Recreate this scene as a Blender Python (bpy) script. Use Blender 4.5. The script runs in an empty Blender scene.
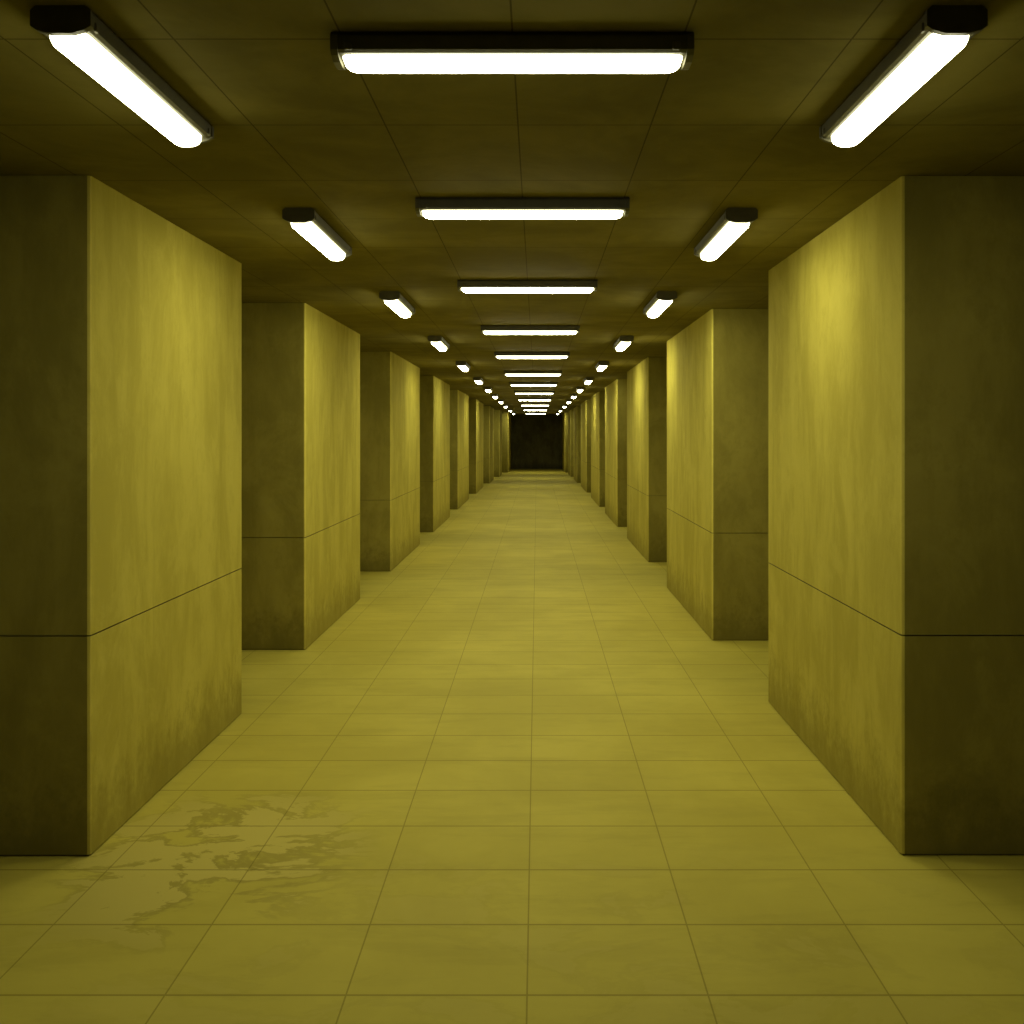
import bpy, bmesh, math
S = bpy.context.scene
H = 3.0
CAMZ = 1.854
XL, XR = -1.965, 1.61

# ---------------------------------------------------------------- node helpers
def newmat(name):
    m = bpy.data.materials.new(name); m.use_nodes = True
    nt = m.node_tree
    b = nt.nodes['Principled BSDF']
    return m, nt, b
def mathn(nt, op, a, b=None, c=None, clamp=False):
    n = nt.nodes.new('ShaderNodeMath'); n.operation = op; n.use_clamp = clamp
    for i, v in enumerate((a, b, c)):
        if v is None: continue
        if isinstance(v, (int, float)): n.inputs[i].default_value = v
        else: nt.links.new(v, n.inputs[i])
    return n.outputs[0]
def mix(nt, f, a, b):
    n = nt.nodes.new('ShaderNodeMix'); n.data_type = 'RGBA'
    for i, v in ((0, f), (6, a), (7, b)):
        if isinstance(v, (int, float)): n.inputs[i].default_value = v
        elif isinstance(v, tuple): n.inputs[i].default_value = (*v, 1)
        else: nt.links.new(v, n.inputs[i])
    return n.outputs[2]
def noise(nt, pos, scale, vec=(1, 1, 1), detail=4, rough=.55, dist=0, loc=(0, 0, 0)):
    mp = nt.nodes.new('ShaderNodeMapping'); mp.inputs['Scale'].default_value = vec
    mp.inputs['Location'].default_value = loc
    nt.links.new(pos, mp.inputs[0])
    n = nt.nodes.new('ShaderNodeTexNoise'); n.inputs['Scale'].default_value = scale
    n.inputs['Detail'].default_value = detail; n.inputs['Roughness'].default_value = rough
    n.inputs['Distortion'].default_value = dist
    nt.links.new(mp.outputs[0], n.inputs['Vector'])
    return n.outputs['Fac']
def ramp(nt, f, lo, hi, a=0., b=1.):
    n = nt.nodes.new('ShaderNodeMapRange'); n.interpolation_type = 'SMOOTHSTEP'
    n.inputs[1].default_value = lo; n.inputs[2].default_value = hi
    n.inputs[3].default_value = a; n.inputs[4].default_value = b
    nt.links.new(f, n.inputs[0]); return n.outputs[0]
def position(nt):
    g = nt.nodes.new('ShaderNodeNewGeometry')
    s = nt.nodes.new('ShaderNodeSeparateXYZ'); nt.links.new(g.outputs['Position'], s.inputs[0])
    return g.outputs['Position'], s.outputs
def gridline(nt, coord, off, step, half):
    a = mathn(nt, 'SUBTRACT', coord, off)
    a = mathn(nt, 'DIVIDE', a, step)
    a = mathn(nt, 'ADD', a, .5)
    a = mathn(nt, 'FLOORED_MODULO', a, 1.0)
    a = mathn(nt, 'SUBTRACT', a, .5)
    a = mathn(nt, 'ABSOLUTE', a)
    a = mathn(nt, 'MULTIPLY', a, step)
    return mathn(nt, 'LESS_THAN', a, half)

# ---------------------------------------------------------------- materials
def concrete(name, base, dark, light, rough=.9):
    m, nt, b = newmat(name)
    pos, xyz = position(nt)
    streak = noise(nt, pos, 1.8, (1.4, 1.4, .5), 6, .66, .3)
    blot = noise(nt, pos, 1.9, (1, 1, .9), 7, .68, .35, (2, 7, 1))
    fine = noise(nt, pos, 9, (1, 1, .8), 6, .76)
    drip = noise(nt, pos, 5, (1.5, 1.5, .14), 4, .6, .15, (5, 2, 0))
    c = mix(nt, ramp(nt, streak, .38, .62, .1, 1), dark, base)
    c = mix(nt, ramp(nt, blot, .50, .66, 0, .5), c, light)
    c = mix(nt, ramp(nt, fine, .50, .68, 0, .4), c, dark)
    c = mix(nt, ramp(nt, drip, .56, .74, 0, .32), c, tuple(v * .85 for v in dark))
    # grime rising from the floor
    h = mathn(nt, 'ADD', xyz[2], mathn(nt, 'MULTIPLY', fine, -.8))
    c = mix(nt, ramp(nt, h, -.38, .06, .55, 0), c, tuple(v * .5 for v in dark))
    nt.links.new(c, b.inputs['Base Color'])
    b.inputs['Roughness'].default_value = rough
    b.inputs['Specular IOR Level'].default_value = .05
    return m
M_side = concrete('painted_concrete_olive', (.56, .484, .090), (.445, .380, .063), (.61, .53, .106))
M_end = concrete('painted_concrete_end_shade', (.35, .298, .060), (.26, .222, .042), (.41, .352, .072))  # pillar end faces: their shade is put into a darker base colour
M_edge = concrete('worn_corner_edge', (.72, .62, .13), (.55, .47, .09), (.78, .68, .16))
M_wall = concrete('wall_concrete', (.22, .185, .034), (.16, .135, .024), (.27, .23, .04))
M_far = concrete('end_wall_dark', (.16, .144, .054), (.10, .09, .036), (.20, .18, .07), .9)
m, nt, b = newmat('groove_dark'); M_groove = m
b.inputs['Base Color'].default_value = (.18, .152, .024, 1); b.inputs['Roughness'].default_value = .9

# floor
M_floor, nt, b = newmat('floor_tiles_olive')
pos, xyz = position(nt)
gx = gridline(nt, xyz[0], -.033, .60, .0028)
gy = gridline(nt, xyz[1], 3.644, .526, .0055)
g = mathn(nt, 'MAXIMUM', gx, gy)
blot = noise(nt, pos, .9, (1, .8, 1), 5, .6, .3)
brush = noise(nt, pos, 2.2, (.5, 1.8, 1), 5, .65, .2)
c = mix(nt, ramp(nt, blot, .35, .68), (.48, .410, .062), (.57, .490, .080))
c = mix(nt, ramp(nt, brush, .46, .70, 0, .42), c, (.39, .332, .052))
wn = nt.nodes.new('ShaderNodeTexWhiteNoise'); wn.noise_dimensions = '2D'
cmb = nt.nodes.new('ShaderNodeCombineXYZ')
for i, (o, s) in enumerate(((-.033, .6), (3.644, .526))):
    q = mathn(nt, 'FLOOR', mathn(nt, 'DIVIDE', mathn(nt, 'SUBTRACT', xyz[i], o), s))
    nt.links.new(q, cmb.inputs[i])
nt.links.new(cmb.outputs[0], wn.inputs['Vector'])
c = mix(nt, mathn(nt, 'MULTIPLY', wn.outputs[0], .18), c, (.36, .30, .044))
def region(cx, cy, rx, ry):
    a = mathn(nt, 'POWER', mathn(nt, 'ABSOLUTE', mathn(nt, 'DIVIDE', mathn(nt, 'SUBTRACT', xyz[0], cx), rx)), 2.0)
    d = mathn(nt, 'POWER', mathn(nt, 'ABSOLUTE', mathn(nt, 'DIVIDE', mathn(nt, 'SUBTRACT', xyz[1], cy), ry)), 2.0)
    return ramp(nt, mathn(nt, 'ADD', a, d), .1, 1.3, 1, 0)
rl = region(-1.42, 4.85, .70, .95)
rw = mathn(nt, 'MULTIPLY', region(.0, 4.0, 2.6, 1.0), .22)
reg = mathn(nt, 'MAXIMUM', rl, rw)
wear = noise(nt, pos, 1.8, (1, 1.5, 1), 7, .62, .4, (3.1, 1.7, 0))
wr = mathn(nt, 'ADD', wear, mathn(nt, 'MULTIPLY', rl, .09))
wm2 = ramp(nt, wr, .50, .55)
wm = ramp(nt, wr, .56, .585)
c = mix(nt, mathn(nt, 'MULTIPLY', mathn(nt, 'MULTIPLY', wm2, reg), .55), c, (.27, .222, .044))
c = mix(nt, mathn(nt, 'MULTIPLY', mathn(nt, 'MULTIPLY', wm, reg), .9), c, (.58, .49, .11))
c = mix(nt, mathn(nt, 'MULTIPLY', g, .55), c, (.16, .13, .014))
nt.links.new(c, b.inputs['Base Color'])
b.inputs['Roughness'].default_value = .65
b.inputs['Specular IOR Level'].default_value = .06

# ceiling
M_ceil, nt, b = newmat('ceiling_panels_dark_olive')
pos, xyz = position(nt)
gx = gridline(nt, xyz[0], -.07, .49, .0028)
gy = gridline(nt, xyz[1], 3.18, .88, .004)
g = mathn(nt, 'MAXIMUM', gx, gy)
blot = noise(nt, pos, 1.6, (1, 1, 1), 6, .65, .4)
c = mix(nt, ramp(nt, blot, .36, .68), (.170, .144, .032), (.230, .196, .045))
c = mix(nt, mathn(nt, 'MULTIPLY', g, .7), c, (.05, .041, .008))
nt.links.new(c, b.inputs['Base Color']); b.inputs['Roughness'].default_value = .9
b.inputs['Specular IOR Level'].default_value = .05

# lamp
M_house, nt, b = newmat('lamp_housing_dark')
pos, xyz = position(nt)
c = mix(nt, noise(nt, pos, 14, detail=2), (.06, .056, .034), (.12, .11, .062))
nt.links.new(c, b.inputs['Base Color']); b.inputs['Roughness'].default_value = .5
def glow(name, s):
    m, nt, b = newmat(name)
    b.inputs['Base Color'].default_value = (.9, .88, .75, 1)
    b.inputs['Emission Color'].default_value = (1, .972, .60, 1)
    b.inputs['Emission Strength'].default_value = s
    return m
M_lampsets = {k: (glow('diffuser_bottom_' + k, s), glow('diffuser_side_' + k, s2)) for k, s, s2 in
              (('worn', 23, 6), ('aged', 32, 5), ('fresh', 50, 8))}  # nearest lamp rows set weaker to darken the foreground, farther rows stronger

# ---------------------------------------------------------------- mesh helpers
def finish(name, bm, mats, loc=(0, 0, 0)):
    me = bpy.data.meshes.new(name); bm.to_mesh(me); bm.free()
    for mm in mats: me.materials.append(mm)
    o = bpy.data.objects.new(name, me); o.location = loc
    S.collection.objects.link(o); return o
def box(bm, x0, x1, y0, y1, z0, z1, mi=0, bev=0, seg=2, vertical_only=False):
    t = bmesh.new()
    bmesh.ops.create_cube(t, size=1)
    for v in t.verts:
        v.co = ((x0 + x1) / 2 + v.co.x * (x1 - x0), (y0 + y1) / 2 + v.co.y * (y1 - y0), (z0 + z1) / 2 + v.co.z * (z1 - z0))
    if bev:
        es = [e for e in t.edges if not vertical_only or abs(e.verts[0].co.z - e.verts[1].co.z) > .01]
        bmesh.ops.bevel(t, geom=es, offset=bev, segments=seg, affect='EDGES', profile=.5)
    for f in t.faces: f.material_index = mi
    me = bpy.data.meshes.new('t'); t.to_mesh(me); t.free()
    n0 = len(bm.faces); bm.from_mesh(me); bpy.data.meshes.remove(me)
    bm.faces.ensure_lookup_table()
    return bm.faces[n0:]
def slab(name, x0, x1, y0, y1, z0, z1, mat):
    bm = bmesh.new(); box(bm, x0, x1, y0, y1, z0, z1)
    return finish(name, bm, [mat])

# ---------------------------------------------------------------- shell
YB, YF = -3.0, 61.0
WL, WR = -5.2, 4.8
slab('floor', WL, WR, YB, YF, -.1, 0, M_floor)
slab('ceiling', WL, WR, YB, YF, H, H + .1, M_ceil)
slab('wall_left', WL - .1, WL, YB, YF, -.1, H + .1, M_wall)
slab('wall_right', WR, WR + .1, YB, YF, -.1, H + .1, M_wall)
slab('wall_far', WL - .1, WR + .1, YF, YF + .1, -.1, H + .1, M_far)
slab('wall_back', WL - .1, WR + .1, YB - .1, YB, -.1, H + .1, M_wall)

# ---------------------------------------------------------------- pillars
def pillar(x0, x1, y0, y1):
    cx, cy = (x0 + x1) / 2, (y0 + y1) / 2
    hx, hy = (x1 - x0) / 2, (y1 - y0) / 2
    bm = bmesh.new()
    seam = .972
    for z0, z1 in ((.008, seam - .003), (seam + .003, H - .002)):
        fs = box(bm, -hx, hx, -hy, hy, z0, z1, 0, .014, 2, True)
        for f in fs:
            f.normal_update(); n = f.normal
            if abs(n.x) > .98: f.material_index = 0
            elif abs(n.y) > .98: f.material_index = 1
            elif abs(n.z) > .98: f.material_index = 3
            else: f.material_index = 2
    box(bm, -hx + .012, hx - .012, -hy + .012, hy - .012, 0, H, 3)
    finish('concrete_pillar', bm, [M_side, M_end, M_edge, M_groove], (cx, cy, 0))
PW = 1.6
left = [(4.84, 7.33), (9.5, 12.45), (15.0, 18.7), (21.1, 25.0), (27.6, 32.0), (35.0, 39.6), (42.6, 46.6), (49.2, 52.6), (55, 60.9)]
right = [(4.85, 7.65), (9.94, 13.4), (16.1, 19.8), (22.3, 26.2), (28.6, 32.8), (35.7, 40.2), (43.0, 47), (49.4, 52.8), (55, 60.9)]
xls = [XL, -2.0, -1.99, -1.98, -1.98, -1.93, -1.83, -1.68, -1.44]
xrs = [1.607, 1.58, 1.62, 1.62, 1.61, 1.60, 1.56, 1.50, 1.40]
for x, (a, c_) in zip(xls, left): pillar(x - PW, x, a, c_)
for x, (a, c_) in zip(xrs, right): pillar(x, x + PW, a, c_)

# ---------------------------------------------------------------- lamps (local length along X, top at z=0)
def lamp_mesh(key, L, depth):
    bm = bmesh.new()
    def prism(profile, x0, x1, mi):
        a = [bm.verts.new((x0, y, z)) for y, z in profile]
        d = [bm.verts.new((x1, y, z)) for y, z in profile]
        n = len(profile)
        fs = [bm.faces.new(a[::-1]), bm.faces.new(d)]
        for i in range(n): fs.append(bm.faces.new((a[i], a[(i + 1) % n], d[(i + 1) % n], d[i])))
        for f in fs: f.material_index = mi
    hp = [(-.066, 0), (-.077, -.014), (-.076, -.052), (-.064, -.058), (.064, -.058), (.076, -.052), (.077, -.014), (.066, 0)]
    prism(hp, -L / 2 + .012, L / 2 - .012, 0)
    cp = [(-.066, 0), (-.081, -.012), (-.081, -.054), (-.064, -.065), (-.030, -.074), (.030, -.074), (.064, -.065), (.081, -.054), (.081, -.012), (.066, 0)]
    prism(cp, -L / 2, -L / 2 + .020, 0); prism(cp, L / 2 - .020, L / 2, 0)
    for sx in (-1, 1):
        box(bm, sx * (L / 2 - .05) - .012, sx * (L / 2 - .05) + .012, -.081, .081, -.054, -.03, 0, .003, 1)
    rings = []
    N = 10
    e = L / 2 - .515
    prof = ((.488, .25), (.484, .55), (.474, .82), (.458, .96), (.44, 1))
    for x, s in [(-a - e, s) for a, s in prof] + [(a + e, s) for a, s in prof[::-1]]:
        r = []
        for i in range(N + 1):
            t = math.pi * i / N
            yy = -.053 * math.copysign(abs(math.cos(t)) ** .8, math.cos(t)) * (.5 + .5 * s)
            zz = -.057 - depth * (math.sin(t) ** .7) * s
            r.append(bm.verts.new((x, yy, zz)))
        rings.append(r)
    fs = []
    for A, B in zip(rings, rings[1:]):
        for i in range(N): fs.append(bm.faces.new((A[i], A[i + 1], B[i + 1], B[i])))
    fs.append(bm.faces.new(rings[0])); fs.append(bm.faces.new(rings[-1][::-1]))
    for f in fs: f.material_index = 1; f.smooth = True
    bmesh.ops.recalc_face_normals(bm, faces=bm.faces)
    bm.normal_update()
    for f in fs:
        if abs(f.normal.z) < .75: f.material_index = 2
    me = bpy.data.meshes.new('fluorescent_ceiling_light'); bm.to_mesh(me); bm.free()
    for mm in (M_house,) + M_lampsets[key]: me.materials.append(mm)
    return me
SL = 1.12
LC = {k: lamp_mesh(k, 1.03, .032) for k in M_lampsets}
LS = {k: lamp_mesh(k, SL, .044) for k in M_lampsets}
def lamp(x, y, rot, i, lib):
    o = bpy.data.objects.new('fluorescent_ceiling_light', lib['worn' if i == 0 else 'aged' if i == 1 else 'fresh'])
    o.location = (x, y, H); o.rotation_euler = (0, 0, rot)
    S.collection.objects.link(o)
for i, y in enumerate((3.19, 5.36, 8.15, 11.5, 15.1, 19.5, 23.6, 28.3, 33.4, 39.4, 46.7, 54.5)):
    lamp(-.07, y, 0, i, LC)
for i, y in enumerate((2.93, 5.53, 8.72, 12.6, 16.9, 21.5, 25.8, 30.2, 35, 40.5, 47.5, 54)):
    lamp(-1.27 if i == 0 else -1.20 if i == 1 else -1.17, y + SL / 2, math.pi / 2, i, LS)
    lamp(1.12 if i == 0 else 1.03, y + SL / 2, math.pi / 2, i, LS)

# ---------------------------------------------------------------- world, camera
w = bpy.data.worlds.new('world'); S.world = w; w.use_nodes = True
w.node_tree.nodes['Background'].inputs[0].default_value = (0, 0, 0, 1)
w.node_tree.nodes['Background'].inputs[1].default_value = .0
cam = bpy.data.cameras.new('camera'); co = bpy.data.objects.new('camera', cam)
S.collection.objects.link(co); S.camera = co
co.location = (0, 0, CAMZ); co.rotation_euler = (math.pi / 2, 0, 0)
cam.sensor_width = 36; cam.lens = 36 * 1100 / 1024
cam.shift_x = -25 / 1024; cam.shift_y = -76.5 / 1024
cam.clip_end = 200
S.view_settings.view_transform = 'Standard'
S.view_settings.look = 'None'
